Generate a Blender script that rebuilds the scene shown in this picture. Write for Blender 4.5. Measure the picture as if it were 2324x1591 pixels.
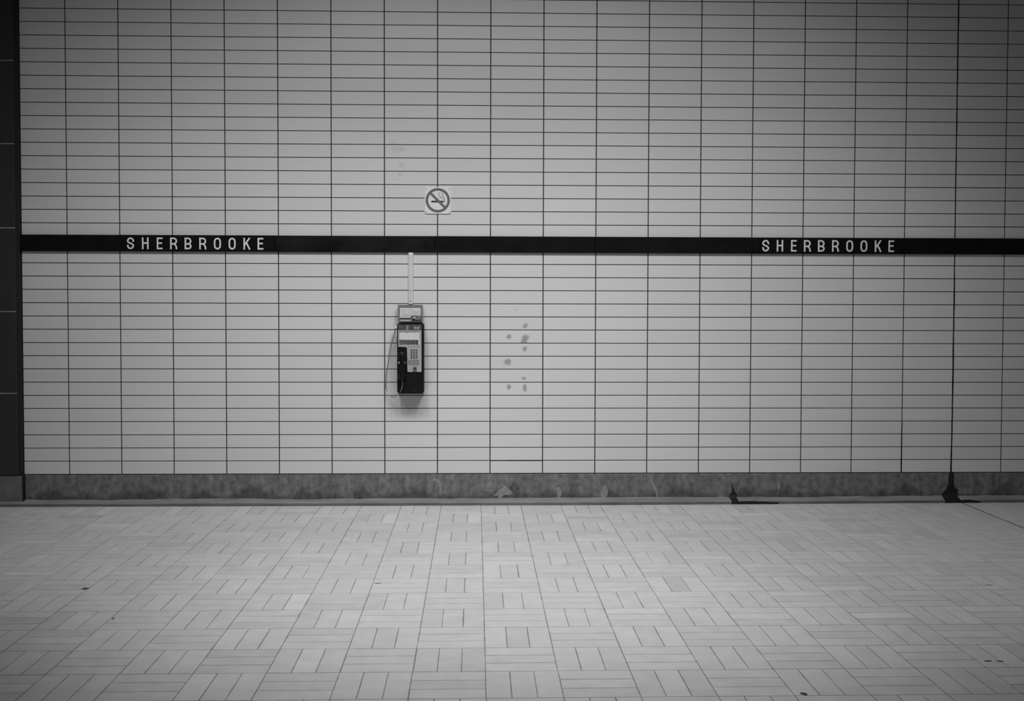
import bpy, bmesh, math, random
from mathutils import Matrix, Vector

random.seed(7)
for o in list(bpy.data.objects):
    bpy.data.objects.remove(o, do_unlink=True)
SC = bpy.context.scene
COL = SC.collection

# ------------------------------------------------------------------ camera
CAM_LOC = Vector((0.0, -8.1266, 1.5296))
RT = Vector((0.99958796, -0.02861348, 0.00227712))
UP = Vector((-0.00139275, 0.03088958, 0.99952183))
FW = Vector((0.02867014, 0.99911316, -0.030837))
FPX, W, H = 2413.449, 2324, 1591
SHX, SHY = -12.87, -31.6
cd = bpy.data.cameras.new('camera')
cam = bpy.data.objects.new('camera', cd)
COL.objects.link(cam)
cd.sensor_fit = 'HORIZONTAL'
cd.sensor_width = 36.0
cd.lens = FPX * 36.0 / W
cd.shift_x = -SHX / W
cd.shift_y = SHY / W
cd.clip_start = 0.05
cam.matrix_world = Matrix(((RT.x, UP.x, -FW.x, CAM_LOC.x), (RT.y, UP.y, -FW.y, CAM_LOC.y),
                           (RT.z, UP.z, -FW.z, CAM_LOC.z), (0, 0, 0, 1)))
SC.camera = cam

# ------------------------------------------------------------------ world, lamps, exposure
wd = bpy.data.worlds.new('world')
SC.world = wd
wd.use_nodes = True
wd.node_tree.nodes['Background'].inputs[0].default_value = (1, 1, 1, 1)
wd.node_tree.nodes['Background'].inputs[1].default_value = 0.043
SC.view_settings.view_transform = 'Standard'
SC.view_settings.look = 'None'
SC.view_settings.gamma = 1.0
SC.view_settings.exposure = 0.0
SC.view_settings.use_curve_mapping = False


def spot(name, loc, aim, half, power, stretch, radius):
    ld = bpy.data.lights.new(name, 'SPOT')
    ld.energy = power
    ld.spot_size = 2 * half
    ld.spot_blend = 1.0
    ld.shadow_soft_size = radius
    o = bpy.data.objects.new(name, ld)
    COL.objects.link(o)
    o.location = loc
    o.rotation_euler = Vector(aim).normalized().to_track_quat('-Z', 'Y').to_euler()
    o.scale = (math.exp(stretch), 1, 1)
    return o


# a row of ceiling lamps parallel to the wall, and two pairs of added, unseen fill spots farther out
for k in range(-2, 3):
    spot('row_lamp', (-0.0771 + k * 1.0013, -2.7072, 4.5518), (0.8214, 2.7072, -3.3425 - 4.5518), 0.7909, 97, 0.4107, 0.22)
for s in (-1, 1):
    spot('fill_spot', (0.0403 + s * 1.1, -3.8324, 5.2781), (-0.0732 - s * 0.3426, 3.833, 2.1995 - 5.2781), 0.4548, 171, 0.8337, 0.30)
for s in (-1, 1):
    spot('fill_spot', (0.1689 + s * 1.0, -4.4537, 4.567), (-0.1996 - s * 1.2404, -2.1104 + 4.4537, -0.8052 - 4.567), 0.6995, 243, -0.5626, 0.30)


# ------------------------------------------------------------------ helpers
def mat(name, base, rough=0.5, spec=0.3, metal=0.0, var=0.0, scale=6.0, detail=4.0, stretch=(1, 1, 1), tone=None,
        bump=0.0, bscale=200.0, fade_to=None):
    """Grey procedural material: base colour times noise, optional per-piece tone attribute."""
    m = bpy.data.materials.new(name)
    m.use_nodes = True
    nt = m.node_tree
    N, L = nt.nodes, nt.links
    b = N['Principled BSDF']
    b.inputs['Roughness'].default_value = rough
    b.inputs['Specular IOR Level'].default_value = spec
    b.inputs['Metallic'].default_value = metal
    b.inputs['Base Color'].default_value = (base, base, base, 1)
    geo = N.new('ShaderNodeNewGeometry')
    val = N.new('ShaderNodeValue')
    val.outputs[0].default_value = base
    cur = val.outputs[0]

    def mul(a, c):
        n = N.new('ShaderNodeMath')
        n.operation = 'MULTIPLY'
        L.new(a, n.inputs[0])
        L.new(c, n.inputs[1])
        return n.outputs[0]

    def noise(sc, det, st):
        mp = N.new('ShaderNodeMapping')
        mp.inputs['Scale'].default_value = st
        L.new(geo.outputs['Position'], mp.inputs['Vector'])
        n = N.new('ShaderNodeTexNoise')
        n.inputs['Scale'].default_value = sc
        n.inputs['Detail'].default_value = det
        n.inputs['Roughness'].default_value = 0.6
        L.new(mp.outputs[0], n.inputs['Vector'])
        return n.outputs['Fac']

    def ramp(sock, lo, hi, a, c):
        r = N.new('ShaderNodeMapRange')
        r.inputs['From Min'].default_value = lo
        r.inputs['From Max'].default_value = hi
        r.inputs['To Min'].default_value = a
        r.inputs['To Max'].default_value = c
        L.new(sock, r.inputs['Value'])
        return r.outputs[0]

    if var:
        cur = mul(cur, ramp(noise(scale, detail, stretch), 0.28, 0.72, 1 - var, 1 + var))
    if tone:
        a = N.new('ShaderNodeAttribute')
        a.attribute_type = tone
        a.attribute_name = 'tone'
        cur = mul(cur, a.outputs['Fac'])
    if fade_to is not None:
        a = N.new('ShaderNodeAttribute')
        a.attribute_type = 'GEOMETRY'
        a.attribute_name = 'fade'
        mx = N.new('ShaderNodeMix')
        L.new(a.outputs['Fac'], mx.inputs['Factor'])
        mx.inputs['A'].default_value = fade_to
        L.new(cur, mx.inputs['B'])
        cur = mx.outputs[0]
    if var or tone or fade_to is not None:
        cc = N.new('ShaderNodeCombineColor')
        for i in range(3):
            L.new(cur, cc.inputs[i])
        L.new(cc.outputs[0], b.inputs['Base Color'])
    if bump:
        bp = N.new('ShaderNodeBump')
        bp.inputs['Strength'].default_value = bump
        bp.inputs['Distance'].default_value = 0.001
        L.new(noise(bscale, 3, (1, 1, 1)), bp.inputs['Height'])
        L.new(bp.outputs[0], b.inputs['Normal'])
    return m


def link(name, data, parent=None, label=None, cat=None, kind=None, group=None, loc=None):
    o = bpy.data.objects.new(name, data)
    COL.objects.link(o)
    if parent is not None:
        o.parent = parent
    if loc is not None:
        o.location = loc
    for k, v in (('label', label), ('category', cat), ('kind', kind), ('group', group)):
        if v:
            o[k] = v
    return o


def mesh(bm, name, m, smooth=False):
    bmesh.ops.recalc_face_normals(bm, faces=bm.faces)
    me = bpy.data.meshes.new(name)
    bm.to_mesh(me)
    bm.free()
    if m:
        me.materials.append(m)
    if smooth:
        me.shade_smooth()
    return me


def add_box(bm, x0, x1, y0, y1, z0, z1, bev=0.0, seg=2):
    v = [bm.verts.new(p) for p in ((x0, y0, z0), (x1, y0, z0), (x1, y1, z0), (x0, y1, z0),
                                   (x0, y0, z1), (x1, y0, z1), (x1, y1, z1), (x0, y1, z1))]
    f = [bm.faces.new([v[i] for i in q]) for q in ((3, 2, 1, 0), (4, 5, 6, 7), (0, 1, 5, 4), (1, 2, 6, 5), (2, 3, 7, 6), (3, 0, 4, 7))]
    if bev:
        e = list({e for g in f for e in g.edges})
        bmesh.ops.bevel(bm, geom=e, offset=bev, segments=seg, affect='EDGES', clamp_overlap=True)


def box(name, x0, x1, y0, y1, z0, z1, m, parent=None, bev=0.0, seg=2, **k):
    bm = bmesh.new()
    add_box(bm, x0, x1, y0, y1, z0, z1, bev, seg)
    return link(name, mesh(bm, name, m), parent, **k)


def add_prism(bm, pts, y0, y1, bev=0.0):
    """Polygon pts (x, z) between y0 (front, smaller) and y1."""
    a = [bm.verts.new((x, y0, z)) for x, z in pts]
    b = [bm.verts.new((x, y1, z)) for x, z in pts]
    n = len(pts)
    front = bm.faces.new(a)
    bm.faces.new(b[::-1])
    for i in range(n):
        bm.faces.new((a[i], b[i], b[(i + 1) % n], a[(i + 1) % n]))
    if bev:
        bmesh.ops.bevel(bm, geom=list(front.edges), offset=bev, segments=2, affect='EDGES')


def prism(name, pts, y0, y1, m, parent=None, bev=0.0, **k):
    bm = bmesh.new()
    add_prism(bm, pts, y0, y1, bev)
    return link(name, mesh(bm, name, m), parent, **k)


def rrect(x0, x1, z0, z1, r, n=5):
    p = []
    for cx, cz, a in ((x1 - r, z1 - r, 0), (x0 + r, z1 - r, 90), (x0 + r, z0 + r, 180), (x1 - r, z0 + r, 270)):
        for i in range(n + 1):
            t = math.radians(a + 90 * i / n)
            p.append((cx + r * math.cos(t), cz + r * math.sin(t)))
    return p


def add_ribbon(bm, pts, w, y0, y1, closed=False):
    """Flat stroke of width w along pts (x, z), front at y0, back at y1, mitred."""
    n = len(pts)
    L_, R_ = [], []
    for i in range(n):
        p = Vector(pts[i])
        a = Vector(pts[(i - 1) % n]) if (i > 0 or closed) else None
        c = Vector(pts[(i + 1) % n]) if (i < n - 1 or closed) else None
        d1 = (p - a).normalized() if a is not None else None
        d2 = (c - p).normalized() if c is not None else None
        d1 = d1 or d2
        d2 = d2 or d1
        n1, n2 = Vector((-d1.y, d1.x)), Vector((-d2.y, d2.x))
        m = (n1 + n2)
        m = m.normalized() if m.length > 1e-6 else n1
        s = w / 2 / max(0.45, m.dot(n1))
        L_.append(p + m * s)
        R_.append(p - m * s)
    lf = [bm.verts.new((p.x, y0, p.y)) for p in L_]
    rf = [bm.verts.new((p.x, y0, p.y)) for p in R_]
    lb = [bm.verts.new((p.x, y1, p.y)) for p in L_]
    rb = [bm.verts.new((p.x, y1, p.y)) for p in R_]
    for i in range(n if closed else n - 1):
        j = (i + 1) % n
        bm.faces.new((lf[i], rf[i], rf[j], lf[j]))
        bm.faces.new((lb[i], lf[i], lf[j], lb[j]))
        bm.faces.new((rf[i], rb[i], rb[j], rf[j]))
        bm.faces.new((lb[j], rb[j], rb[i], lb[i]))
    if not closed:
        bm.faces.new((lf[0], lb[0], rb[0], rf[0]))
        bm.faces.new((lf[-1], rf[-1], rb[-1], lb[-1]))


def arc(cx, cz, rx, rz, a0, a1, n=10):
    return [(cx + rx * math.cos(math.radians(a0 + (a1 - a0) * i / n)), cz + rz * math.sin(math.radians(a0 + (a1 - a0) * i / n)))
            for i in range(n + 1)]


def bez(p0, p1, p2, p3, n=8):
    out = []
    for i in range(n + 1):
        t = i / n
        u = 1 - t
        out.append(tuple(u ** 3 * a + 3 * u * u * t * b + 3 * u * t * t * c + t ** 3 * d for a, b, c, d in zip(p0, p1, p2, p3)))
    return out


def glyph(ch, s):
    """Centre lines of a condensed sans letter in a box of height 1: (width, [(points, closed)])."""
    h = s / 2
    if ch == 'S':
        w = 0.60
        r = w / 2 - h
        rz = 0.25
        p = arc(w / 2, 1 - h - rz, r, rz, -14, 180, 14)
        p += bez((h, 1 - h - rz), (h, 0.52), (w - h, 0.48), (w - h, h + rz - 0.01))[1:]
        p += arc(w / 2, h + rz, r, rz, 0, -194, 14)[1:]
        return w, [(p, False)]
    if ch == 'O':
        w = 0.60
        r = w / 2 - h
        p = arc(w / 2, 1 - h - r - 0.02, r, r + 0.02, 0, 180, 12) + arc(w / 2, h + r + 0.02, r, r + 0.02, 180, 360, 12)
        return w, [(p, True)]
    if ch == 'H':
        w = 0.56
        return w, [([(h, 0), (h, 1)], False), ([(w - h, 0), (w - h, 1)], False), ([(h, .52), (w - h, .52)], False)]
    if ch == 'E':
        w = 0.49
        return w, [([(w, 1 - h), (h, 1 - h), (h, h), (w, h)], False), ([(h, .52), (w - .04, .52)], False)]
    if ch in 'BRDP':
        w = 0.59
        out = []
        if ch == 'D':
            p = [(h, h), (h, 1 - h), (w * .45, 1 - h)] + arc(w * .45, .5, w * .55 - h, .5 - h, 90, -90, 14)[1:]
            return w, [(p, True)]
        r1 = 0.235
        zc = 1 - h - r1
        zt = 1 - h
        top = [(h, zt), (w * .5, zt)] + arc(w * .5, zc, w * .5 - h - (0.015 if ch == 'B' else 0), r1, 90, -90, 10)[1:] + [(h, zc - r1)]
        out.append((top, False))
        out.append(([(h, 0), (h, 1)], False))
        zm = zc - r1
        if ch == 'B':
            r2 = (zm - h) / 2
            out.append(([(h, zm), (w * .5, zm)] + arc(w * .5, h + r2, w * .5 - h, r2, 90, -90, 10)[1:] + [(h, h)], False))
        if ch == 'R':
            out.append(([(w * .42, zm), (w * .60, zm - .02), (w * .76, zm - .10), (w - h, .2), (w - h + .015, 0)], False))
        return w, out
    if ch == 'K':
        w = 0.60
        return w, [([(h, 0), (h, 1)], False), ([(h, .34), (w - h * 1.1, 1)], False), ([(w * .42, .58), (w - h, 0)], False)]
    if ch == 'L':
        w = 0.46
        return w, [([(h, 1), (h, h), (w, h)], False)]
    if ch == 'C':
        w = 0.58
        r = w / 2 - h
        p = arc(w / 2, 1 - h - r, r, r, 20, 180, 12) + arc(w / 2, h + r, r, r, 180, 340, 12)
        return w, [(p, False)]
    if ch == 'e':
        w = 0.56
        r = w / 2 - h
        zz = 0.35 - h
        p = [(h, .37), (w - h, .37)] + arc(w / 2, .36, r, zz, 4, 320, 18)
        return w, [(p, False)]
    if ch == 'l':
        return s, [([(h, 0), (h, 1)], False)]
    raise KeyError(ch)


def lettering(name, letters, height, stroke, y0, y1, m, parent, xscale=1.0):
    """letters: [(char, x centre)], baseline z given in each; one flat print."""
    bm = bmesh.new()
    for ch, xc, z0 in letters:
        w, strokes = glyph(ch, stroke)
        for k, (pts, closed) in enumerate(strokes):
            add_ribbon(bm, [(xc + (x - w / 2) * height * xscale, z0 + z * height) for x, z in pts], stroke * height, y0 - k * .00006, y1, closed)
    return link(name, mesh(bm, name, m), parent)


def add_tube(bm, pts, r, n=8, caps=True):
    rings = []
    P = [Vector(p) for p in pts]
    for i, p in enumerate(P):
        d = (P[min(i + 1, len(P) - 1)] - P[max(i - 1, 0)]).normalized()
        a = d.cross(Vector((0.13, 0.2, 0.97)))
        if a.length < 1e-3:
            a = d.cross(Vector((1, 0, 0)))
        a.normalize()
        b = d.cross(a)
        rr = r[i] if isinstance(r, (list, tuple)) else r
        rings.append([bm.verts.new(p + (a * math.cos(2 * math.pi * k / n) + b * math.sin(2 * math.pi * k / n)) * rr) for k in range(n)])
    for q, s in zip(rings, rings[1:]):
        for k in range(n):
            bm.faces.new((q[k], q[(k + 1) % n], s[(k + 1) % n], s[k]))
    if caps:
        bm.faces.new(rings[0][::-1])
        bm.faces.new(rings[-1])


def smoothpath(pts, n=4):
    P = [Vector(p) for p in pts]
    out = []
    for i in range(len(P) - 1):
        a, b, c, d = P[max(i - 1, 0)], P[i], P[i + 1], P[min(i + 2, len(P) - 1)]
        for k in range(n):
            t = k / n
            out.append(0.5 * ((2 * b) + (c - a) * t + (2 * a - 5 * b + 4 * c - d) * t * t + (3 * b - a - 3 * c + d) * t ** 3))
    out.append(P[-1])
    return out


def disc(name, x, z, r, y0, y1, m, parent, n=14):
    return prism(name, [(x + r * math.cos(2 * math.pi * k / n), z + r * math.sin(2 * math.pi * k / n)) for k in range(n)], y0, y1, m, parent)


# picture area of a world quad: only decides which tiles show largest and become objects of their own
def project(p):
    d = Vector(p) - CAM_LOC
    z = d.dot(FW)
    if z < 0.3:
        return None
    return (W / 2 + SHX + FPX * d.dot(RT) / z, H / 2 + SHY - FPX * d.dot(UP) / z)


def seen_area(quad):
    P = [project(p) for p in quad]
    if any(p is None for p in P):
        return 0.0
    for ax, lim, sg in ((0, 0, 1), (0, W, -1), (1, 0, 1), (1, H, -1)):
        out = []
        for i in range(len(P)):
            a, b = P[i], P[(i + 1) % len(P)]
            da, db = (a[ax] - lim) * sg, (b[ax] - lim) * sg
            if da >= 0:
                out.append(a)
            if da * db < 0:
                t = da / (da - db)
                out.append((a[0] + (b[0] - a[0]) * t, a[1] + (b[1] - a[1]) * t))
        P = out
        if len(P) < 3:
            return 0.0
    return abs(sum(P[i][0] * P[(i + 1) % len(P)][1] - P[(i + 1) % len(P)][0] * P[i][1] for i in range(len(P)))) / 2


# ------------------------------------------------------------------ materials
TILE = 0.70
M_tile = mat('glazed_wall_tile', TILE, 0.42, 0.22, var=0.012, scale=1.2, tone='OBJECT')
M_tile_s = mat('glazed_wall_tile_field', TILE, 0.42, 0.22, var=0.012, scale=1.2, tone='GEOMETRY')
M_grout = mat('dark_wall_grout', 0.042, 0.9, 0.1, var=0.25, scale=40)
M_ftile = mat('pale_floor_tile', 0.55, 0.72, 0.12, var=0.075, scale=9, detail=6, tone='OBJECT', bump=0.15, bscale=60)
M_ftile_s = mat('pale_floor_tile_field', 0.55, 0.72, 0.12, var=0.075, scale=9, detail=6, tone='GEOMETRY', bump=0.15, bscale=60)
M_fgrout = mat('floor_grout', 0.25, 0.9, 0.1, var=0.35, scale=9)
M_fjoint = mat('floor_joint_sealant', 0.055, 0.8, 0.2, var=0.2, scale=20)
M_black = mat('black_band_enamel', 0.0075, 0.42, 0.12, var=0.35, scale=7)
M_dusty = mat('black_band_enamel_dusty', 0.010, 0.45, 0.12, var=0.75, scale=3.2, detail=5, stretch=(1, 1, 3))
M_letter = mat('white_letter_paint', 0.80, 0.5, 0.2)
M_granite = mat('dark_pillar_panel', 0.042, 0.55, 0.25, var=0.10, scale=60)
M_edge = mat('dark_pillar_edge', 0.030, 0.6, 0.2, var=0.10, scale=60)
M_mortar_l = mat('light_pillar_mortar', 0.33, 0.9, 0.1, var=0.3, scale=30)
M_pfoot = mat('pillar_foot_concrete', 0.165, 0.8, 0.15, var=0.22, scale=9, detail=6, bump=0.2)
M_lip = mat('worn_cement_skim', 0.25, 0.85, 0.12, var=0.28, scale=10, detail=7, stretch=(0.35, 1, 2), bump=0.3)
M_lipf = mat('darker_lip_front', 0.165, 0.85, 0.12, var=0.30, scale=10, detail=7, stretch=(0.35, 1, 2))  # darker tone for the lip's front faces
M_patch = mat('pale_cement_patch', 0.28, 0.9, 0.1, var=0.25, scale=30, detail=6)
M_scuff = mat('pale_cement_streak', 0.27, 0.9, 0.1, var=0.25, scale=30, detail=6)
M_tar = mat('black_tar', 0.018, 0.6, 0.25, var=0.4, scale=30)
M_glue = mat('old_glue', 0.36, 0.7, 0.2, var=0.12, scale=60, fade_to=TILE)
M_smudge = mat('faint_smudge', 0.57, 0.6, 0.2, var=0.12, scale=40, fade_to=TILE)
M_white = mat('white_sign_enamel', 0.82, 0.4, 0.3)
M_ring = mat('grey_sign_ink', 0.165, 0.5, 0.25, var=0.05, scale=30)
M_ink = mat('black_sign_ink', 0.02, 0.5, 0.25)
M_line = mat('grey_outline_ink', 0.10, 0.5, 0.25)
M_screw = mat('dull_screw', 0.40, 0.4, 0.4, metal=0.6)
M_duct = mat('painted_raceway', 0.66, 0.5, 0.25, var=0.05, scale=20)
M_steel = mat('brushed_steel', 0.33, 0.42, 0.4, metal=0.35, var=0.06, scale=40, stretch=(1, 1, 6))
M_steel_d = mat('darker_steel_frame', 0.26, 0.45, 0.35, metal=0.3, var=0.06, scale=40)  # darker steel for card holder, frame and phone mounting plate
M_phone = mat('black_phone_shell', 0.009, 0.4, 0.22, var=0.15, scale=20)
M_hand = mat('black_handset_plastic', 0.007, 0.38, 0.22)
M_hdr = mat('dark_grey_header', 0.075, 0.45, 0.3, var=0.12, scale=25)
M_face = mat('silver_faceplate', 0.46, 0.42, 0.35, metal=0.2, var=0.05, scale=30)
M_paper = mat('white_card', 0.66, 0.6, 0.2, var=0.05, scale=18)
M_print = mat('grey_print', 0.52, 0.6, 0.2)
M_dark = mat('dark_display', 0.07, 0.35, 0.35)
M_key = mat('grey_keys', 0.16, 0.4, 0.4, metal=0.3)
M_panel = mat('grey_slot_panel', 0.23, 0.5, 0.3)
M_chrome = mat('chrome', 0.75, 0.15, 0.5, metal=1.0)
M_cord = mat('armoured_cord_steel', 0.36, 0.3, 0.5, metal=0.8)
M_bulb = mat('white_ferrule_and_hook_glint', 0.90, 0.2, 0.5)


def plinth_material():
    m = mat('stained_concrete_plinth', 0.165, 0.8, 0.15, var=0.42, scale=24, detail=8, stretch=(1, 1, 0.8), bump=0.25)
    nt = m.node_tree
    N, L = nt.nodes, nt.links
    geo = N.new('ShaderNodeNewGeometry')
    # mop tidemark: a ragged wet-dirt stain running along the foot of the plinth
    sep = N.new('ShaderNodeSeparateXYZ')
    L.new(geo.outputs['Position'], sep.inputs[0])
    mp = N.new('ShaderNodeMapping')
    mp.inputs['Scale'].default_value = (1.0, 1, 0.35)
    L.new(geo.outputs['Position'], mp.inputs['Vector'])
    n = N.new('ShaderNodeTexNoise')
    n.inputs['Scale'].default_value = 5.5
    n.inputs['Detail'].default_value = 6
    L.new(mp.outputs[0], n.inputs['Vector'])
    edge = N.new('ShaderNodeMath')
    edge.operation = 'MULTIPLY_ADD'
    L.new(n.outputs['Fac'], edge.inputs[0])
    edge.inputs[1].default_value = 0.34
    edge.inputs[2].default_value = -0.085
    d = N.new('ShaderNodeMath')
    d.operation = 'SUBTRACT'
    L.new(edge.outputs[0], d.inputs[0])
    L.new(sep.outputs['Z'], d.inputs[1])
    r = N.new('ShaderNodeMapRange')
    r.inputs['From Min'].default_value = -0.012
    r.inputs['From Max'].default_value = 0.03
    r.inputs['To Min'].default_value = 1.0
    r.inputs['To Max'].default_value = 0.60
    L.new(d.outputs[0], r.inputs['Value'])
    # runs of lime and dirt down the face
    mp2 = N.new('ShaderNodeMapping')
    mp2.inputs['Scale'].default_value = (1.0, 1, 0.06)
    L.new(geo.outputs['Position'], mp2.inputs['Vector'])
    n2 = N.new('ShaderNodeTexNoise')
    n2.inputs['Scale'].default_value = 14
    n2.inputs['Detail'].default_value = 5
    L.new(mp2.outputs[0], n2.inputs['Vector'])
    r2 = N.new('ShaderNodeMapRange')
    r2.inputs['From Min'].default_value = 0.3
    r2.inputs['From Max'].default_value = 0.75
    r2.inputs['To Min'].default_value = 0.82
    r2.inputs['To Max'].default_value = 1.35
    L.new(n2.outputs['Fac'], r2.inputs['Value'])
    b = N['Principled BSDF']
    cc = b.inputs['Base Color'].links[0].from_node
    cur = cc.inputs[0].links[0].from_socket
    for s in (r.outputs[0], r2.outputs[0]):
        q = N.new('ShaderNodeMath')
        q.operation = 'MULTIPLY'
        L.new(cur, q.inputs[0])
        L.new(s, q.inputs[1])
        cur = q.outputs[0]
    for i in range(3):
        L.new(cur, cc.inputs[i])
    return m


M_plinth = plinth_material()

# ------------------------------------------------------------------ wall of stacked tiles
ZO = 0.037
XC = [-3.48, -3.0813, -2.6883, -2.2935, -1.8963, -1.4974, -1.0969, -0.6949, -0.2926, 0.1103, 0.5137, 0.9166, 1.3178, 1.7191,
      2.1173, 2.5141, 2.9087, 3.3037, 3.6967, 4.0859, 4.483, 4.883, 5.283, 5.683]
ZR = [3.7703, 3.6711, 3.571, 3.4709, 3.371, 3.2707, 3.1707, 3.0705, 2.9708, 2.8708, 2.7712, 2.6708, 2.5697, 2.469, 2.3683,
      2.2684, 2.168, 2.0679, 1.9679, 1.8672, 1.7672, 1.6667, 1.5659, 1.466, 1.3662, 1.2651, 1.1654, 1.0657, 0.9656, 0.8652,
      0.7657, 0.6653, 0.5648, 0.4645, 0.3644, 0.2643]
ZR = [4.2703, 4.1703, 4.0703, 3.9703, 3.8703] + ZR
ZR = [z - ZO for z in ZR]
JH, JV = 0.0058, 0.0076      # joint widths: beds, perpends
BZ0, BZ1 = 1.918, 2.042      # the black band

wall = box('wall_back', -4.8, 5.683, 0.0045, 0.12, 0.0, ZR[0], M_grout, None,
           label='long back wall of pale stacked glazed tiles with dark joints', cat='wall', kind='structure')


def tile_mesh(name, sx, sz, depth, b, m, horizontal):
    """One slab: front face with a small chamfer. horizontal: lies on the floor (top up)."""
    bm = bmesh.new()
    rings = []
    for ins, dp in ((0, depth), (0, b), (b, 0)):
        x, z = sx / 2 - ins, sz / 2 - ins
        ring = [(-x, dp, -z), (x, dp, -z), (x, dp, z), (-x, dp, z)]
        if horizontal:
            ring = [(p[0], p[2], -p[1]) for p in ring]
        rings.append([bm.verts.new(p) for p in ring])
    for q, s in zip(rings, rings[1:]):
        for k in range(4):
            bm.faces.new((q[k], q[(k + 1) % 4], s[(k + 1) % 4], s[k]))
    bm.faces.new(rings[-1])
    return mesh(bm, name, m)


def field(name, slabs, depth, b, m, parent, horizontal):
    """The pieces past the limit, each still its own slab of geometry with its own tone."""
    V, F, T = [], [], []
    for cx, cy, sx, sz, tone in slabs:
        base = len(V)
        for ins, dp in ((0, depth), (0, b), (b, 0)):
            x, z = sx / 2 - ins, sz / 2 - ins
            for px, pz in ((-x, -z), (x, -z), (x, z), (-x, z)):
                V.append((cx + px, cy + pz, -dp) if horizontal else (cx + px, dp, cy + pz))
                T.append(tone)
        for r in (0, 4):
            for k in range(4):
                F.append((base + r + k, base + r + (k + 1) % 4, base + r + 4 + (k + 1) % 4, base + r + 4 + k))
        F.append((base + 8, base + 9, base + 10, base + 11))
    me = bpy.data.meshes.new(name)
    me.from_pydata(V, [], F)
    me.update()
    at = me.attributes.new('tone', 'FLOAT', 'POINT')
    at.data.foreach_set('value', T)
    me.materials.append(m)
    bm = bmesh.new()
    bm.from_mesh(me)
    bmesh.ops.recalc_face_normals(bm, faces=bm.faces)
    bm.to_mesh(me)
    bm.free()
    return link(name, me, parent, kind='stuff')


cells = []
for i in range(len(XC) - 1):
    for j in range(len(ZR) - 1):
        x0, x1 = XC[i] + JV / 2, XC[i + 1] - JV / 2
        z1, z0 = ZR[j] - JH / 2, ZR[j + 1] + JH / 2
        va0, va1 = z0, z1
        if z1 > BZ0 and z0 < BZ1:      # partly or wholly behind the band
            if z1 <= BZ1 and z0 >= BZ0:
                vis = 0
                va0 = va1 = z0
            elif z0 < BZ0:
                va1 = BZ0
            else:
                va0 = BZ1
        xv = max(x0, -3.417)
        a = seen_area(((xv, 0, va0), (x1, 0, va0), (x1, 0, va1), (xv, 0, va1))) if va1 - va0 > 0.01 else 0
        cells.append((a, x0, x1, z0, z1, 1 + random.gauss(0, 0.012)))
cells.sort(key=lambda c: -c[0])
unit = tile_mesh('wall_tile', 0.392, 0.0935, 0.006, 0.0012, M_tile, False)
for a, x0, x1, z0, z1, t in cells[:300]:
    o = link('wall_tile', unit, wall, loc=((x0 + x1) / 2, 0, (z0 + z1) / 2))
    o.scale = ((x1 - x0) / 0.392, 1, (z1 - z0) / 0.0935)
    o['tone'] = t
field('wall_tile_field', [((x0 + x1) / 2, (z0 + z1) / 2, x1 - x0, z1 - z0, t) for a, x0, x1, z0, z1, t in cells[300:]],
      0.006, 0.0012, M_tile_s, wall, False)


def ragged(x0, z0, x1, z1, w0, w1, n, seed, y0, y1, name, m, parent):
    """Irregular filled strip from (x0,z0) to (x1,z1), half widths w0..w1."""
    rnd = random.Random(seed)
    lt, rg = [], []
    dx, dz = x1 - x0, z1 - z0
    ln = math.hypot(dx, dz)
    nx, nz = -dz / ln, dx / ln
    sl = sr = 0.5
    for i in range(n + 1):
        t = i / n
        w = w0 + (w1 - w0) * t
        sl = min(1, max(0, sl + rnd.uniform(-.35, .35)))
        sr = min(1, max(0, sr + rnd.uniform(-.35, .35)))
        cx, cz = x0 + dx * t, z0 + dz * t
        lt.append((cx + nx * w * (.55 + .7 * sl), cz + nz * w * (.55 + .7 * sl)))
        rg.append((cx - nx * w * (.55 + .7 * sr), cz - nz * w * (.55 + .7 * sr)))
    bm = bmesh.new()
    rows = []
    for l, r in zip(lt, rg):
        rows.append([bm.verts.new((l[0], y0, l[1])), bm.verts.new((r[0], y0, r[1])), bm.verts.new((r[0], y1, r[1])), bm.verts.new((l[0], y1, l[1]))])
    for a, b in zip(rows, rows[1:]):
        for k in range(4):
            bm.faces.new((a[k], a[(k + 1) % 4], b[(k + 1) % 4], b[k]))
    bm.faces.new(rows[0][::-1])
    bm.faces.new(rows[-1])
    return link(name, mesh(bm, name, m), parent)


ragged(3.697, 1.917, 3.697, 1.50, .0046, .0050, 14, 3, -.0008, .005, 'expansion_joint', M_tar, wall)
ragged(3.697, 1.50, 3.693, .224, .0064, .0058, 44, 4, -.0008, .005, 'expansion_joint', M_tar, wall)
ragged(3.6975, ZR[0], 3.697, 2.043, .0046, .0046, 50, 5, -.0008, .005, 'expansion_joint', M_tar, wall)
ragged(3.303, .62, 3.301, .224, .0040, .0046, 26, 6, -.0006, .005, 'cracked_grout', M_tar, wall)
ragged(.115, .3268, .511, .3268, .0030, .0034, 34, 8, -.0006, .005, 'cracked_grout', M_tar, wall)
ragged(-3.30, .2265, -3.08, .2265, .0035, .0055, 16, 9, -.0006, .005, 'cracked_grout', M_tar, wall)
ragged(2.78, .2280, 2.90, .2280, .0040, .0060, 10, 12, -.0006, .005, 'cracked_grout', M_tar, wall)


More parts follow.
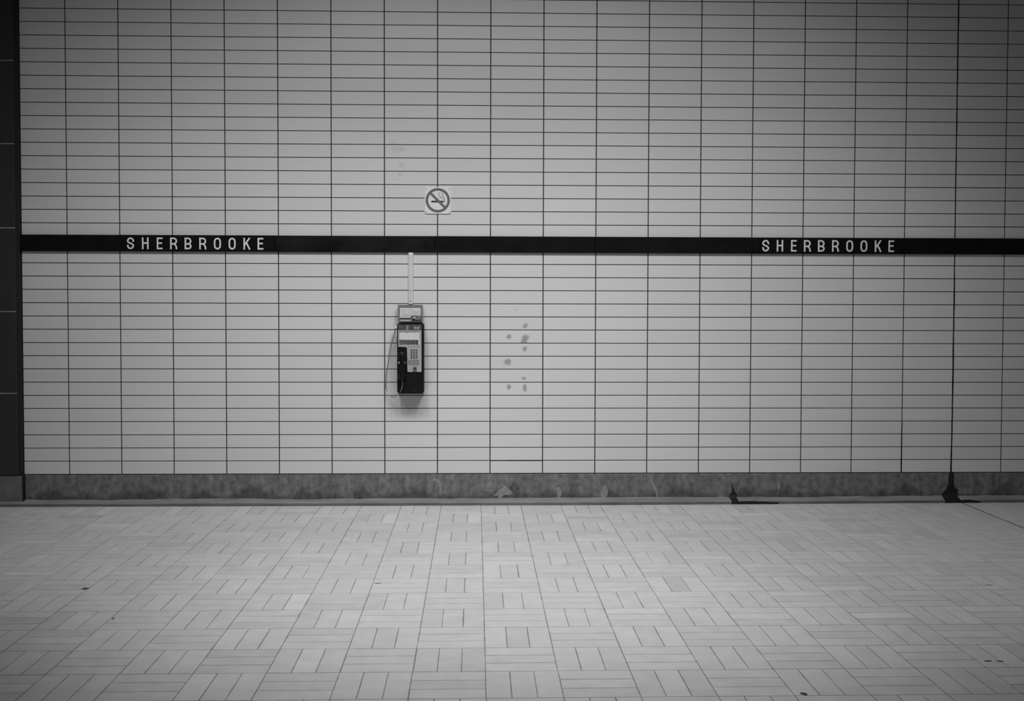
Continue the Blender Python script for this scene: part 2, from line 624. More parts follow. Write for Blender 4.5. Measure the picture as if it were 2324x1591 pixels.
def blob(name, x, z, rx, rz, seed, m, parent, y=-0.0008, core=0.55, tail=None, strength=1.0):
    """A thin lump of old glue: irregular outline that thins out at the rim."""
    rnd = random.Random(seed)
    n = 18
    ph = [rnd.uniform(0, 6.28) for _ in range(3)]
    bm = bmesh.new()
    xa = max(v for v in XC if v < x) + JV / 2 + .0015
    xb = min(v for v in XC if v > x) - JV / 2 - .0015
    za = max(v for v in ZR if v < z) + JH / 2 + .0015
    zb = min(v for v in ZR if v > z) - JH / 2 - .0015
    lay = bm.verts.layers.float.new('fade')
    rings = []
    c = bm.verts.new((x, y, z))
    c[lay] = strength
    for f, fa, dy in ((core * .7, 1.0, 0), (core, 0.85, 0), ((1 + core) / 2, 0.42, .0003), (1.0, 0.0, .0006)):
        r = []
        for k in range(n):
            t = 2 * math.pi * k / n
            q = 1 + .13 * math.sin(2 * t + ph[0]) + .10 * math.sin(3 * t + ph[1]) + .06 * math.sin(5 * t + ph[2])
            dx, dz = rx * q * f * math.cos(t), rz * q * f * math.sin(t)
            if tail:
                s = max(0, math.cos(t - math.radians(tail)))
                dx, dz = dx * (1 + .6 * s ** 3), dz * (1 + .6 * s ** 3)
            v = bm.verts.new((min(xb, max(xa, x + dx)), y + dy, min(zb, max(za, z + dz))))
            v[lay] = fa * strength
            r.append(v)
        rings.append(r)
    for k in range(n):
        bm.faces.new((c, rings[0][k], rings[0][(k + 1) % n]))
    for a, b in zip(rings, rings[1:]):
        for k in range(n):
            bm.faces.new((a[k], b[k], b[(k + 1) % n], a[(k + 1) % n]))
    return link(name, mesh(bm, name, m, True), parent)


for i, (x, z, rx, rz, tl) in enumerate(((.3742, 1.3596, .023, .021, 20), (.253, 1.2784, .023, .026, None), (.3779, 1.2671, .036, .036, 250),
                                        (.3747, 1.1851, .024, .024, None), (.2487, 1.0861, .034, .029, 200), (.372, .9577, .015, .016, 160),
                                        (.2539, .8935, .024, .024, None), (.3755, .8911, .021, .028, 260))):
    blob('glue_spot', x, z, rx, rz, 20 + i, M_glue, wall, tail=tl)
for i, (x, z, rx, rz, s) in enumerate(((.3098, 1.484, .016, .018, .7), (.309, 1.866, .012, .012, .5), (-.60, 2.708, .06, .035, .5), (-.56, 2.700, .03, .02, .8),
                                       (-.565, 2.580, .03, .03, .6), (-.582, 2.517, .022, .028, .7), (-1.51, 2.664, .02, .016, .9), (-.63, 2.745, .03, .02, .4))):
    blob('smudge', x, z, rx, rz, 60 + i, M_smudge, wall, y=-.0005, core=.4, strength=s)

# ------------------------------------------------------------------ floor of basket-weave tiles
FB, FX0, FY0 = 0.3019, 0.0420, -1.0277
floor = box('floor', -5.6, 6.1, -9.4, 0.12, -0.10, -0.0012, M_fgrout, None,
            label='pale station floor of basket weave tiles in front of the wall', cat='floor', kind='structure')
JF = 0.0044
slabs = []
JX = 3.757
jrnd = random.Random(11)


def jw():
    return jrnd.choice((.7, .85, 1, 1, 1.1, 1.2, 1.4))


for i in range(-18, 20):
    for j in range(-4, 28):
        x0, y1 = FX0 + FB * i, FY0 - FB * j
        vert = (i + j) % 2 == 1
        for k in range(3):
            g = FB / 3
            if vert:
                r = (x0 + k * g, x0 + (k + 1) * g, y1 - FB, y1)
            else:
                r = (x0, x0 + FB, y1 - (k + 1) * g, y1 - k * g)
            ax, bx, ay, by = (r[0] + JF / 2 * jw(), r[1] - JF / 2 * jw(), r[2] + JF / 2 * jw(), r[3] - JF / 2 * jw())
            by = min(by, 0.09)
            if by - ay < 0.01:
                continue
            spans = [(ax, bx)]
            if ax < JX + .006 and bx > JX - .006:            # cut at the expansion joint
                spans = [q for q in ((ax, JX - .006), (JX + .006, bx)) if q[1] - q[0] > .008]
            for ax, bx in spans:
              a = seen_area(((ax, ay, 0), (bx, ay, 0), (bx, min(by, -.1), 0), (ax, min(by, -.1), 0))) if ay < -.1 else 0
              slabs.append((a, ax, bx, ay, by, 1 + random.gauss(0, 0.030) + (random.choice((-.07, -.05, .05)) if random.random() < .06 else 0)))
slabs.sort(key=lambda c: -c[0])
funit = tile_mesh('floor_tile', FB - JF, FB / 3 - JF, 0.004, 0.0006, M_ftile, True)
for a, ax, bx, ay, by, t in slabs[:300]:
    sx, sy = bx - ax, by - ay
    o = link('floor_tile', funit, floor, loc=((ax + bx) / 2, (ay + by) / 2, 0))
    if sx >= sy:
        o.scale = (sx / (FB - JF), sy / (FB / 3 - JF), 1)
    else:
        o.rotation_euler = (0, 0, math.pi / 2)
        o.scale = (sy / (FB - JF), sx / (FB / 3 - JF), 1)
    o['tone'] = t
field('floor_tile_field', [((ax + bx) / 2, (ay + by) / 2, bx - ax, by - ay, t) for a, ax, bx, ay, by, t in slabs[300:]],
      0.004, 0.0006, M_ftile_s, floor, True)
box('expansion_joint', JX - .005, JX + .005, -9.4, .09, -.004, -.0004, M_fjoint, floor)


def floor_spot(x, y, rx, ry, seed):
    rnd = random.Random(seed)
    n = 14
    pts = []
    for k in range(n):
        t = 2 * math.pi * k / n
        q = rnd.uniform(.65, 1.15)
        pts.append((x + rx * q * math.cos(t), y + ry * q * math.sin(t)))
    bm = bmesh.new()
    a = [bm.verts.new((p[0], p[1], .0007)) for p in pts]
    b = [bm.verts.new((p[0], p[1], -.0005)) for p in pts]
    bm.faces.new(a)
    for k in range(n):
        bm.faces.new((a[k], b[k], b[(k + 1) % n], a[(k + 1) % n]))
    link('gum_spot', mesh(bm, 'gum_spot', M_fjoint), floor)


for i, s in enumerate(((-2.089, -2.416, .020, .022), (-1.755, -2.965, .008, .012), (-.532, -2.339, .022, .008), (1.29, -4.029, .016, .016), (2.20, -3.663, .022, .008),
                       (2.80, -2.442, .030, .006), (2.25, -3.668, .018, .007))):
    floor_spot(*s, 40 + i)

# ------------------------------------------------------------------ concrete plinth with its worn lip
base = box('baseboard_back', -4.8, 5.683, -.004, .10, .0, .2235, M_plinth, None, bev=.002, seg=1,
           label='stained grey concrete plinth along the foot of the tiled wall', cat='plinth', kind='structure')
bm = bmesh.new()
rnd = random.Random(5)
prev = None
nx = 150
zz = 0.0
for i in range(nx + 1):
    x = -4.8 + (5.683 + 4.8) * i / nx
    k = min(1, max(0, (x - 1.0) / 3.0))
    front = -.106 + .050 * k + rnd.uniform(-.0012, .0012)
    zz = .7 * zz + rnd.uniform(-.0022, .0022)
    sec = [(-.003, .036 + zz * 1.5 + .014 * k), (-.018, .031 + zz + .008 * k), (front + .012, .0245 + zz * .6), (front + .003, .0225 + zz * .5), (front, .018), (front + .002, -.001), (-.003, -.001)]
    ring = [bm.verts.new((x, y, z)) for y, z in sec]
    if prev:
        for q in range(len(sec)):
            fc = bm.faces.new((prev[q], prev[(q + 1) % len(sec)], ring[(q + 1) % len(sec)], ring[q]))
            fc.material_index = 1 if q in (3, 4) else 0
    else:
        bm.faces.new(ring)
    prev = ring
bm.faces.new(prev[::-1])
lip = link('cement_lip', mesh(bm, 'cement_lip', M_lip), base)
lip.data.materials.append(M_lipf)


def patch(name, pts, y, m, parent=base, th=.004, jit=.12):
    # small jitter between the corners so that the edge is ragged
    r = random.Random(len(pts) * 7 + int(abs(pts[0][0]) * 1000))
    out = []
    for i in range(len(pts)):
        a, b = pts[i], pts[(i + 1) % len(pts)]
        out.append(a)
        for t in (.33, .66):
            j = jit * math.hypot(b[0] - a[0], b[1] - a[1])
            out.append((a[0] + (b[0] - a[0]) * t + r.uniform(-j, j), a[1] + (b[1] - a[1]) * t + r.uniform(-j, j)))
    prism(name, out, y, y + th, m, parent)


patch('tar_and_hole_patch', [(3.6825, .2265), (3.715, .2265), (3.7123, .1763), (3.7168, .1154), (3.7497, .0938), (3.7467, .035), (3.62, .035), (3.6237, .0655), (3.6593, .0976), (3.6728, .1621)], -.0052, M_tar)
patch('tar_and_hole_patch', [(1.9743, .1731), (1.9817, .1319), (1.9986, .0965), (2.0076, .0729), (2.0227, .0434), (2.0169, .030), (1.9756, .030), (1.946, .0348), (1.9693, .073), (1.9838, .1025), (1.9734, .1378)], -.0052, M_tar)  # dark of the hole in broken concrete, put on as a black patch
patch('cement_patch', [(.2144, .1365), (.2348, .1277), (.2874, .072), (.2641, .0603), (.235, .0633), (.1942, .0429), (.20, .026), (.1768, .026), (.1709, .0547), (.1359, .0548), (.1708, .0898)], -.0055, M_patch)
patch('cement_streak', [(.6199, .1179), (.6375, .1225), (.6492, .1208), (.6639, .0767), (.6495, .026), (.6291, .026), (.623, .0769)], -.005, M_scuff)
patch('cement_streak', [(.9884, .1374), (1.006, .1374), (1.018, .0816), (1.0037, .026), (.9597, .026), (.9595, .0759)], -.005, M_scuff)
patch('cement_streak', [(1.3505, .1864), (1.357, .1864), (1.3763, .150), (1.3981, .0864), (1.4103, .026), (1.3985, .026), (1.3894, .0747), (1.3566, .1394)], -.005, M_scuff)
patch('cement_streak', [(-.33, .19), (-.28, .187), (-.265, .12), (-.268, .06), (-.275, .06), (-.28, .13), (-.30, .17), (-.33, .175)], -.005, M_scuff)
patch('cement_streak', [(2.345, .215), (2.356, .215), (2.352, .14), (2.340, .06), (2.333, .06), (2.343, .14)], -.005, M_scuff)

for px_, w_ in ((.86, .05), (1.72, .09), (1.93, .05), (2.12, .10), (2.21, .03), (2.62, .06), (3.50, .07), (-3.06, .03), (.66, .03), (-3.30, .11)):
    patch('cement_patch', [(px_, .2195), (px_ + w_, .2200), (px_ + w_ * .8, .2145), (px_ + w_ * .35, .2120)], -.0052, M_patch, jit=.015)


def lip_tar_and_hole(name, x0, x1, seed, full=False):
    r = random.Random(seed)
    bm = bmesh.new()
    prev = None
    n = 16
    for i in range(n + 1):
        t = i / n
        x = x0 + (x1 - x0) * t
        k = min(1, max(0, (x - 1.0) / 3.0))
        f = -.106 + .050 * k - .0022
        top = .004 + .010 * (math.sin(math.pi * min(1, .15 + t)) ** .6) * r.uniform(.75, 1.0)
        if full:
            e = .0035 * r.uniform(.6, 1.2)
            pro = ((x, -.0048, .052 + .014 * k), (x, -.018, .031 + .008 * k + e), (x, f + .012, .0245 + e), (x, f + .001, .0225 + e), (x, f - .0015, .018), (x, f, -.0005), (x, -.004, -.0005))
        else:
            pro = ((x, f + .006, top + .012), (x, f, top + .008), (x, f, -.0005), (x, f + .006, -.0005))
        ring = [bm.verts.new(p) for p in pro]
        if prev:
            for q in range(len(pro)):
                bm.faces.new((prev[q], prev[(q + 1) % len(pro)], ring[(q + 1) % len(pro)], ring[q]))
        else:
            bm.faces.new(ring)
        prev = ring
    bm.faces.new(prev[::-1])
    link(name, mesh(bm, name, M_tar), base)


lip_tar_and_hole('tar_and_hole_patch', 1.995, 2.32, 1)  # dark of the broken lip beside the hole, put on in black
lip_tar_and_hole('tar_and_hole_patch', 3.622, 3.742, 2, True)
lip_tar_and_hole('tar_and_hole_patch', 1.958, 2.012, 4, True)  # the hole's dark carried down over the lip in black
lip_tar_and_hole('tar_and_hole_patch', 3.745, 3.90, 3)

# ------------------------------------------------------------------ dark pillar on the left
pil = box('pillar', -4.75, -3.4245, -.036, .11, .0165, 4.2333, M_edge, None, bev=.006, seg=2,
          label='dark panelled pillar with pale joints at the left end of the tiled wall', cat='pillar', kind='structure')
zj = [4.2333, 3.333, 2.7159, 2.0894, 1.4631, .8471, .2248]
for a, b in zip(zj, zj[1:]):
    for xa, xb in ((-4.75, -4.09), (-4.083, -3.449)):
        box('panel', xa, xb, -.0455, -.03, b + .0035, a - .0035, M_granite, pil, bev=.0022, seg=1)
for z in zj[1:6]:
    box('mortar_joint', -4.75, -3.4495, -.0445, -.03, z - .0036, z + .0036, M_mortar_l, pil)
box('pillar_foot', -4.75, -3.4180, -.052, -.03, .0165, .2225, M_pfoot, pil, bev=.002, seg=1)
for x, z in ((-3.5103, 3.4434), (-3.5161, 3.2316), (-3.521, 2.8236), (-3.512, 1.74), (-3.515, 1.20)):
    disc('plug', x, z, .006, -.0462, -.044, M_tar, pil)
box('dark_gap_strip', -3.425, -3.417, -.004, .004, .2235, 4.23, M_tar, pil)  # black strip along the gap between pillar and tiles
box('dark_gap_strip', -3.4178, -3.409, -.046, -.002, .0165, .2225, M_tar, pil)

# ------------------------------------------------------------------ the black band with the station name
seams = [-3.4235, -2.7126, -1.5156, -.3183, .906, 2.1174, 3.2911, 4.62]
BY = -.0225
bandinfo = [
    ('band_panel', 'short blank black band panel wedged between dark pillar and station name', M_black),
    ('station_name_sign', 'black band sign with white station name, the one nearer the dark pillar', M_black),
    ('band_panel', 'blank black band panel with grey smear, cable raceway rising to its underside', M_dusty),
    ('band_panel', 'blank black band panel at centre, starting just under the no smoking sign', M_black),
    ('band_panel', 'blank black band panel ending at the station name farther from the pillar', M_black),
    ('station_name_sign', 'black band sign with white station name, farther from the pillar, near the cracked joint', M_black),
    ('band_panel', 'blank black band panel crossing the thick dark expansion joint at wall end', M_black),
]
signs = []
for k, (nm, lb, m) in enumerate(bandinfo):
    g = 'blank black panels of the wall band' if nm == 'band_panel' else 'station name signs in the wall band'
    jz = random.uniform(-.0006, .0006)
    o = box(nm, seams[k] + .0006, seams[k + 1] - .0006, BY + abs(jz), -.0002, BZ0 + jz, BZ1 + jz, m, None, bev=.0018, seg=1, label=lb,
            cat='sign' if nm == 'station_name_sign' else 'wall panel', group=g)
    signs.append(o)
    for sx in (seams[k] + .012, seams[k + 1] - .012):
        for sz in (BZ0 + .014, BZ1 - .014):
            if k:
                disc('screw', sx, sz, .0035, BY - .0008, BY + .004, M_dusty, o)
LS = 0.003298 / 3.32
word = 'SHERBROOKE'
cx1 = [983, 1094, 1202, 1307, 1416, 1526, 1637, 1748, 1860, 1962]
x1 = [-2.6003 + (c - 983) * LS for c in cx1]
for c, x in zip(word, x1):
    lettering('letter', [(c, x, 1.9345)], .0885, .132, BY - .0010, BY + .0005, M_letter, signs[1])
x2 = [2.2185 + (x - x1[0]) * (1.0000) for x in x1]
for c, x in zip(word, x2):
    lettering('letter', [(c, x, 1.9345)], .0885, .132, BY - .0010, BY + .0005, M_letter, signs[5])

# ------------------------------------------------------------------ no smoking sign
NX, NZ = -.2905, 2.3130
ns = link('no_smoking_sign', None, None, 'square white no smoking sign screwed to the tiles above the black band', 'sign', loc=(NX, 0, NZ))
prism('sign_plate', rrect(-.1005, .1005, -.1005, .1005, .012), -.0085, -.0003, M_white, ns, bev=.0015)
bm = bmesh.new()
add_ribbon(bm, arc(0, .001, .0828, .0828, 0, 354, 59), .0197, -.0092, -.0080, True)
a = math.radians(-44.7)
add_ribbon(bm, [(-.076 * math.cos(a), .001 - .076 * math.sin(a)), (.076 * math.cos(a), .001 + .076 * math.sin(a))], .0192, -.0095, -.0080)
link('prohibition_ring', mesh(bm, 'prohibition_ring', M_ring), ns)
S = .00333 / 14.46


def sp(x, y):
    return ((x - 766) * S, .001 - (y - 785) * S)


bm = bmesh.new()
add_ribbon(bm, [sp(553, 827), sp(938, 827)], 55 * S, -.0089, -.0080)
link('cigarette_print', mesh(bm, 'cigarette_print', M_ink), ns)
bm = bmesh.new()
add_ribbon(bm, smoothpath([sp(992, 852), sp(994, 760), sp(985, 710), sp(955, 680), sp(918, 668), sp(916, 640), sp(934, 605), sp(922, 570), sp(885, 550), sp(868, 552)], 3), 15 * S, -.0088, -.0080)
add_ribbon(bm, smoothpath([sp(955, 852), sp(955, 770), sp(940, 725), sp(905, 708), sp(860, 710), sp(838, 680), sp(850, 645), sp(815, 632), sp(790, 595), sp(800, 555), sp(836, 532)], 3), 15 * S, -.0088, -.0080)
add_ribbon(bm, [sp(945, 852), sp(998, 852)], 12 * S, -.0088, -.0080)
add_ribbon(bm, [sp(972, 790), sp(972, 850)], 10 * S, -.0088, -.0080)
link('smoke_print', mesh(bm, 'smoke_print', M_line), ns)
for sx in (-.088, .088):
    for sz in (-.088, .088):
        disc('screw', sx, sz, .0042, -.0100, -.0060, M_screw, ns)

# ------------------------------------------------------------------ cable raceway down to the telephone
rw = link('cable_raceway', None, None, 'narrow pale surface raceway running from black band down to payphone card', 'conduit', loc=(-.4945, 0, 1.525))
box('raceway_cover', -.0172, .0172, -.0185, -.0003, 0, .3925, M_duct, rw, bev=.003, seg=2)
box('end_cap', -.0180, .0180, -.0195, -.0003, .372, .3927, M_white, rw, bev=.002, seg=1)
for z in (.022, .102):
    disc('screw', -.002, z, .0048, -.0195, -.0160, M_ring, rw)

# ------------------------------------------------------------------ instruction placard above the telephone
PX0, PX1, PZ0, PZ1, PY = -.5896, -.4034, 1.3895, 1.5192, -.060
pc = link('instruction_placard', None, None, 'steel framed instruction card holder mounted directly above the payphone', 'placard', loc=((PX0 + PX1) / 2, 0, PZ0))
hw, ph = (PX1 - PX0) / 2, PZ1 - PZ0
box('holder_box', -hw, hw, PY + .004, -.0003, 0, ph, M_steel_d, pc, bev=.003, seg=1)
bm = bmesh.new()
for b in ((-hw, -hw + .013, .0, ph - .003), (hw - .013, hw, .0, ph - .003), (-hw + .0131, hw - .0131, ph - .017, ph - .003), (-hw + .0131, hw - .0131, .0, .012)):
    add_box(bm, b[0], b[1], PY - .001, PY + .006, b[2], b[3])
link('frame', mesh(bm, 'frame', M_steel_d), pc)
box('top_edge', -hw - .001, hw + .001, PY - .003, PY + .012, ph - .0035, ph + .0015, M_steel, pc, bev=.001, seg=1)
UM = .0033      # metres per picture pixel at the phone; offsets below are measured from the holder's centre line


def pu(px):
    return (px - 931.0) * UM


def pv(py):
    return (731.0 - py) * UM


card = prism('instruction_card', [(pu(907.3), pv(721.3)), (pu(931.7), pv(721.3)), (pu(933.5), pv(716.3)), (pu(954.8), pv(716.3)), (pu(954.8), pv(698)), (pu(907.3), pv(698))], PY - .0006, PY + .004, M_paper, pc)
prism('logo_panel', [(pu(907.3), pv(725.2)), (pu(907.3), pv(721.4)), (pu(931.8), pv(721.4)), (pu(933.6), pv(716.4)), (pu(957.2), pv(716.4)), (pu(957.2), pv(730)), (pu(932.5), pv(730)), (pu(932.5), pv(725.2))], PY - .0016, PY + .004, M_dark, pc)
prism('dark_foot', [(pu(906), pv(730.6)), (pu(906), pv(725.3)), (pu(932.4), pv(725.3)), (pu(932.4), pv(730.6))], PY - .0006, PY + .004, M_dark, pc)
prism('label_strip', rrect(pu(907.8), pu(932), pv(728.0), pv(725.6), .0025), PY - .0022, PY + .004, M_paper, pc)
bm = bmesh.new()
for x0, x1, y in ((912, 920, 706), (912, 918, 708.5), (912, 919, 711), (912, 931, 713.2), (912, 931, 715.4), (911, 931, 717.6), (934, 953, 706.2), (934, 952, 708.6), (934, 953, 711), (934, 948, 713.2), (915, 938, 702.2)):
    add_ribbon(bm, [(pu(x0), pv(y)), (pu(x1), pv(y))], .0042, PY - .0010, PY)
add_ribbon(bm, [(pu(912), pv(700.5)), (pu(912), pv(703.5))], .004, PY - .0010, PY)
link('card_text', mesh(bm, 'card_text', M_print), card)
lg = lettering('logo_lettering', [('L', pu(945.0), pv(725.0)), ('D', pu(949.2), pv(725.0)), ('C', pu(954.3), pv(725.0))], .0240, .17, PY - .0026, PY, M_face, pc, 1.12)
bm = bmesh.new()
add_ribbon(bm, arc(pu(937.5), pv(725), .0135, .0135, 20, 250, 16), .0034, PY - .0024, PY)
add_prism(bm, [(pu(935.8), pv(721.5)), (pu(937.5), pv(718.6)), (pu(941), pv(718)), (pu(943.4), pv(719)), (pu(943.0), pv(723.4)), (pu(940.8), pv(722.6)), (pu(939.3), pv(723.2)), (pu(937.8), pv(724))], PY - .0025, PY)
link('logo_emblem', mesh(bm, 'logo_emblem', M_face), pc)
disc('logo_dot', pu(938.6), pv(725.3), .008, PY - .0028, PY, M_ink, pc)
disc('screw', pu(930.3), pv(697.2), .0035, PY - .0022, PY + .004, M_line, pc)

# ------------------------------------------------------------------ payphone
HX = (-.5892 - .3898) / 2
HZ = .8576
tp = link('payphone', None, None, 'black wall payphone with silver keypad face and handset on its left', 'payphone', loc=(HX, 0, HZ))
hw = (.5892 - .3898) / 2
HH = 1.3806 - .8576
FY = -.150


def qu(px):
    return (px - 931.75) * .0033


def qv(py):
    return (892.0 - py) * .0033


# mounting plate against the wall, and the shell with its vertical-edged body
box('mounting_plate', -hw + .004, hw - .004, -.020, -.0003, -.022, HH - .01, M_steel_d, tp, bev=.003, seg=1)
bm = bmesh.new()
add_prism(bm, rrect(-hw, hw, 0, HH, .016, 4), FY, -.0195, .007)
link('shell', mesh(bm, 'shell', M_phone), tp)
# header strip
hd = prism('header', rrect(qu(903.6), qu(957.5), qv(748.6), qv(735.8), .006), FY - .004, FY + .004, M_hdr, tp, bev=.0012)
prism('card_light', rrect(qu(921.8), qu(927.6), qv(748.2), qv(737.8), .002), FY - .006, FY, M_panel, hd)
lettering('lettering', [('B', qu(942.2), qv(746.3)), ('e', qu(946.7), qv(746.3)), ('l', qu(949.6), qv(746.3)), ('l', qu(951.6), qv(746.3))], .0215, .20, FY - .0048, FY - .003, M_face, hd, 1.1)
bm = bmesh.new()
add_ribbon(bm, smoothpath([(qu(905.5), qv(741.8)), (qu(908.5), qv(741.2)), (qu(911.5), qv(742)), (qu(913), qv(743)), (qu(916), qv(741.5))], 3), .0035, FY - .0046, FY - .003)
link('worn_marking', mesh(bm, 'worn_marking', M_panel), hd)
# silver face: full width above, keypad side below
fp = prism('faceplate', [(qu(903.8), qv(749)), (qu(956.8), qv(749)), (qu(957.0), qv(843.2)), (qu(955.5), qv(844)), (qu(926.3), qv(844)), (qu(924.9), qv(842.6)), (qu(924.4), qv(789)), (qu(922.8), qv(786.8)), (qu(904.2), qv(786.8))][::-1],
           FY - .007, FY + .002, M_face, tp, bev=.0015)
Y1 = FY - .007
wavy = [(qu(907), qv(770.2)), (qu(952), qv(770.2)), (qu(952), qv(753.6)), (qu(944), qv(753.4)), (qu(942.5), qv(755)), (qu(941), qv(753.8)), (qu(928), qv(753.6)), (qu(925.6), qv(756.3)), (qu(922), qv(754.6)), (qu(915), qv(753.4)), (qu(909), qv(754.2)), (qu(907.3), qv(757))]
wc = prism('window_card', wavy, Y1 - .0012, Y1 + .001, M_paper, fp)
prism('window_frame', rrect(qu(906), qu(952.6), qv(753.2), qv(751.2), .002), Y1 - .0010, Y1 + .001, M_panel, fp)
ds = prism('display', rrect(qu(914.4), qu(949.2), qv(781), qv(771.6), .002), Y1 - .0016, Y1 + .001, M_dark, fp)
prism('display_side', rrect(qu(906.2), qu(913.8), qv(781.3), qv(770.6), .001), Y1 - .0012, Y1 + .001, M_key, fp)
prism('display_rim', rrect(qu(950), qu(952.6), qv(781), qv(770.6), .001), Y1 - .0012, Y1 + .001, M_paper, fp)
bm = bmesh.new()
for x0, x1, y, w in ((918, 922, 774.6, .003), (923.5, 929, 774.4, .004), (930.5, 936, 774.7, .0035), (937, 944.5, 774.3, .0035), (917, 925, 777.6, .0035), (926, 931, 777.2, .003), (932, 935, 778, .003), (940, 944, 777.6, .0035), (915, 925, 780.2, .004), (933, 936.5, 780.2, .004), (941, 944.5, 780.2, .004)):
    add_ribbon(bm, [(qu(x0), qv(y)), (qu(x1), qv(y))], w, Y1 - .0020, Y1 - .001)
link('display_text', mesh(bm, 'display_text', M_panel), ds)
bm = bmesh.new()
for x0, x1 in ((926, 929.5), (932, 934.5), (936.8, 943), (945, 951.5)):
    add_ribbon(bm, [(qu(x0), qv(786.2)), (qu(x1), qv(786.2))], .0055, Y1 - .0005, Y1 + .001)
link('face_text', mesh(bm, 'face_text', M_panel), fp)
for r_ in range(4):
    for c_ in range(3):
        kx, kz = qu(934.2 + c_ * 5.75), qv(794.2 + r_ * 5.7)
        prism('key', rrect(kx - .0068, kx + .0068, kz - .0065, kz + .0065, .002, 2), Y1 - .0035, Y1 + .001, M_key, fp, bev=.0012)
prism('card_slot_panel', [(qu(926.9), qv(826)), (qu(930.3), qv(828.3)), (qu(949), qv(828.3)), (qu(952.2), qv(826)), (qu(952.2), qv(816.2)), (qu(926.9), qv(816.2))], Y1 - .0012, Y1 + .001, M_panel, fp)
cr = prism('coin_return', [(qu(937.2), qv(843.4)), (qu(946.4), qv(843.4)), (qu(945.6), qv(831.6)), (qu(938.0), qv(831.6))], Y1 - .0045, Y1 + .001, M_key, tp, bev=.001)
prism('slot', rrect(qu(938.6), qu(945.2), qv(837), qv(834.8), .0006, 1), Y1 - .0052, Y1 - .003, M_ink, cr)
bm = bmesh.new()
add_prism(bm, [(qu(931.5), qv(837)), (qu(933.6), qv(837)), (qu(932.8), qv(832))], Y1 - .0006, Y1 + .001)
add_ribbon(bm, [(qu(930.5), qv(838.6)), (qu(936), qv(838.6))], .0025, Y1 - .0006, Y1 + .001)
link('arrow_print', mesh(bm, 'arrow_print', M_panel), fp)
# lower vault door
prism('vault_door', rrect(qu(904.6), qu(958.6), qv(889.8), qv(847), .004), FY - .0025, FY + .003, M_phone, tp, bev=.0012)
disc('lock', qu(938.6), qv(888), .004, FY - .0032, FY, M_dark, tp)
box('bottom_edge', -hw + .006, hw - .006, FY + .012, -.0195, -.0125, .001, M_panel, tp, bev=.002, seg=1)
# cradle with its two hooks
ck = prism('cradle', rrect(qu(904.4), qu(923.6), qv(812), qv(788), .005), FY - .003, FY + .003, M_phone, tp, bev=.0015)
for x, m in ((906.4, M_bulb), (919.8, M_steel)):  # left hook's glint is put into its white colour, not reflected
    bm = bmesh.new()
    add_prism(bm, rrect(qu(x) - .0042, qu(x) + .0042, qv(824.4), qv(819.8), .0025, 3), FY - .030, FY + .002, .001)
    link('hook', mesh(bm, 'hook', m), tp)
# handset: one continuous body, ear and mouth caps as its parts
def loft(name, secs, m, parent, n=16):
    """secs: (x, y, z, half width, half depth)"""
    bm = bmesh.new()
    rings = []
    for x, y, z, a, b in secs:
        rings.append([bm.verts.new((x + a * math.cos(2 * math.pi * k / n), y + b * math.sin(2 * math.pi * k / n), z)) for k in range(n)])
    for q, s in zip(rings, rings[1:]):
        for k in range(n):
            bm.faces.new((q[k], q[(k + 1) % n], s[(k + 1) % n], s[k]))
    bm.faces.new(rings[0][::-1])
    bm.faces.new(rings[-1])
    return link(name, mesh(bm, name, m, True), parent)


hx, hy = qu(913.2), FY - .038
hs = loft('handset', [(hx, hy + .004, qv(797), .010, .008), (hx, hy + .002, qv(799), .022, .016), (hx, hy, qv(804), .029, .021), (hx, hy, qv(811), .0285, .020), (hx, hy - .004, qv(817), .021, .015),
                      (hx, hy - .009, qv(824), .0165, .0125), (hx, hy - .010, qv(834), .016, .012), (hx + .001, hy - .008, qv(842), .0175, .0135), (hx + .002, hy - .003, qv(848), .024, .017),
                      (hx + .002, hy, qv(854), .0265, .020), (hx + .002, hy + .002, qv(859.5), .022, .017), (hx + .002, hy + .004, qv(863), .010, .009)], M_hand, tp)


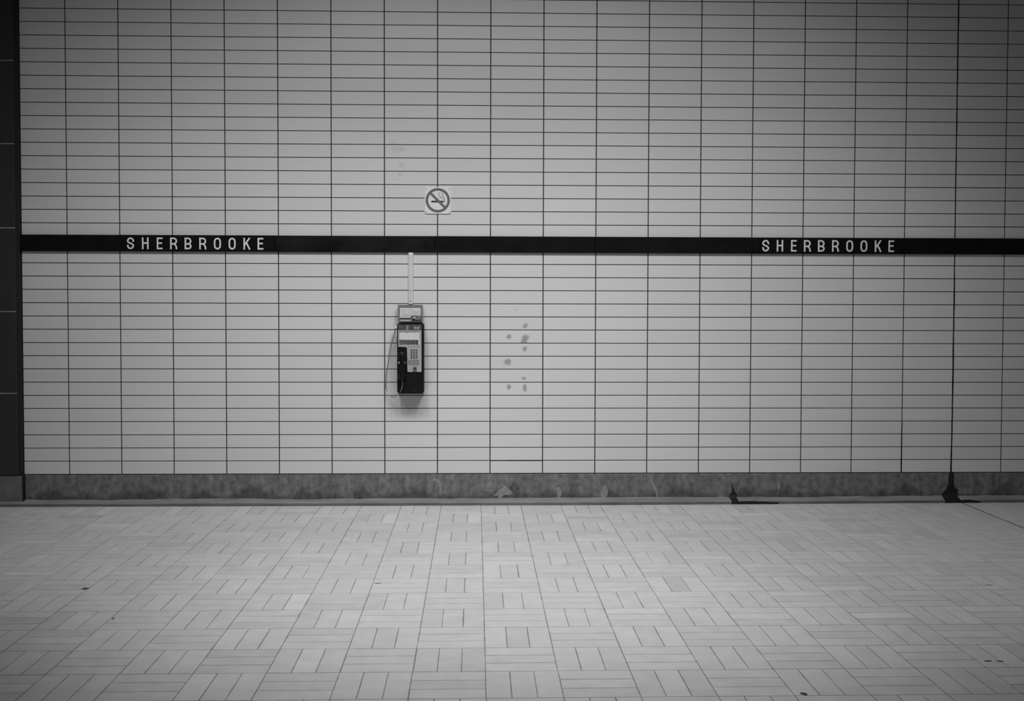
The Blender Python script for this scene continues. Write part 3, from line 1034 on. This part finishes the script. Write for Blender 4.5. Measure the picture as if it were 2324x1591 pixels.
def cap(name, x, z, r, y, d, m, parent):
    bm = bmesh.new()
    n = 20
    prev = None
    for yy, rr in ((y, r * .8), (y + d * .35, r), (y + d, r), (y + d * 1.15, r * .85)):
        ring = [bm.verts.new((x + rr * math.cos(2 * math.pi * k / n), yy, z + rr * math.sin(2 * math.pi * k / n))) for k in range(n)]
        if prev:
            for k in range(n):
                bm.faces.new((prev[k], prev[(k + 1) % n], ring[(k + 1) % n], ring[k]))
        else:
            bm.faces.new(ring)
        prev = ring
    bm.faces.new(prev[::-1])
    return link(name, mesh(bm, name, m, False), parent)


cap('earpiece', hx, qv(806), .0305, hy + .010, .020, M_hand, hs)
cap('mouthpiece', hx + .002, qv(852.5), .029, hy + .010, .018, M_hand, hs)
bm = bmesh.new()
add_ribbon(bm, [(p[0], p[1]) for p in arc(hx, qv(806.5), .024, .024, 60, 120, 8)], .003, hy - .021, hy - .010)
link('earpiece_ridge', mesh(bm, 'earpiece_ridge', M_key), hs)
# armoured cord from the side of the shell to the mouthpiece
cord = [(-.5905, -.07, 1.3494), (-.6057, -.07, 1.3480), (-.6105, -.07, 1.3294), (-.616, -.065, 1.3026), (-.6339, -.05, 1.242), (-.6481, -.04, 1.1814), (-.6624, -.03, 1.0904), (-.6758, -.03, 1.0066),
        (-.6826, -.03, .9394), (-.6822, -.035, .8895), (-.6681, -.045, .8567), (-.6469, -.06, .8312), (-.622, -.08, .8212), (-.5969, -.105, .8318), (-.5752, -.13, .8538),
        (-.5569, -.170, .8857), (-.5476, -.185, .92), (-.5470, -.186, .957)]
bm = bmesh.new()
add_tube(bm, smoothpath([(x - HX, y, z - HZ) for x, y, z in cord], 5), .0031, 8)
cdo = link('armoured_cord', mesh(bm, 'armoured_cord', M_cord, True), tp)
bm = bmesh.new()
bmesh.ops.create_uvsphere(bm, u_segments=14, v_segments=9, radius=.0088, matrix=Matrix.Translation((-.6040 - HX, -.07, 1.3480 - HZ)))
link('cord_ferrule', mesh(bm, 'cord_ferrule', M_bulb, True), cdo)
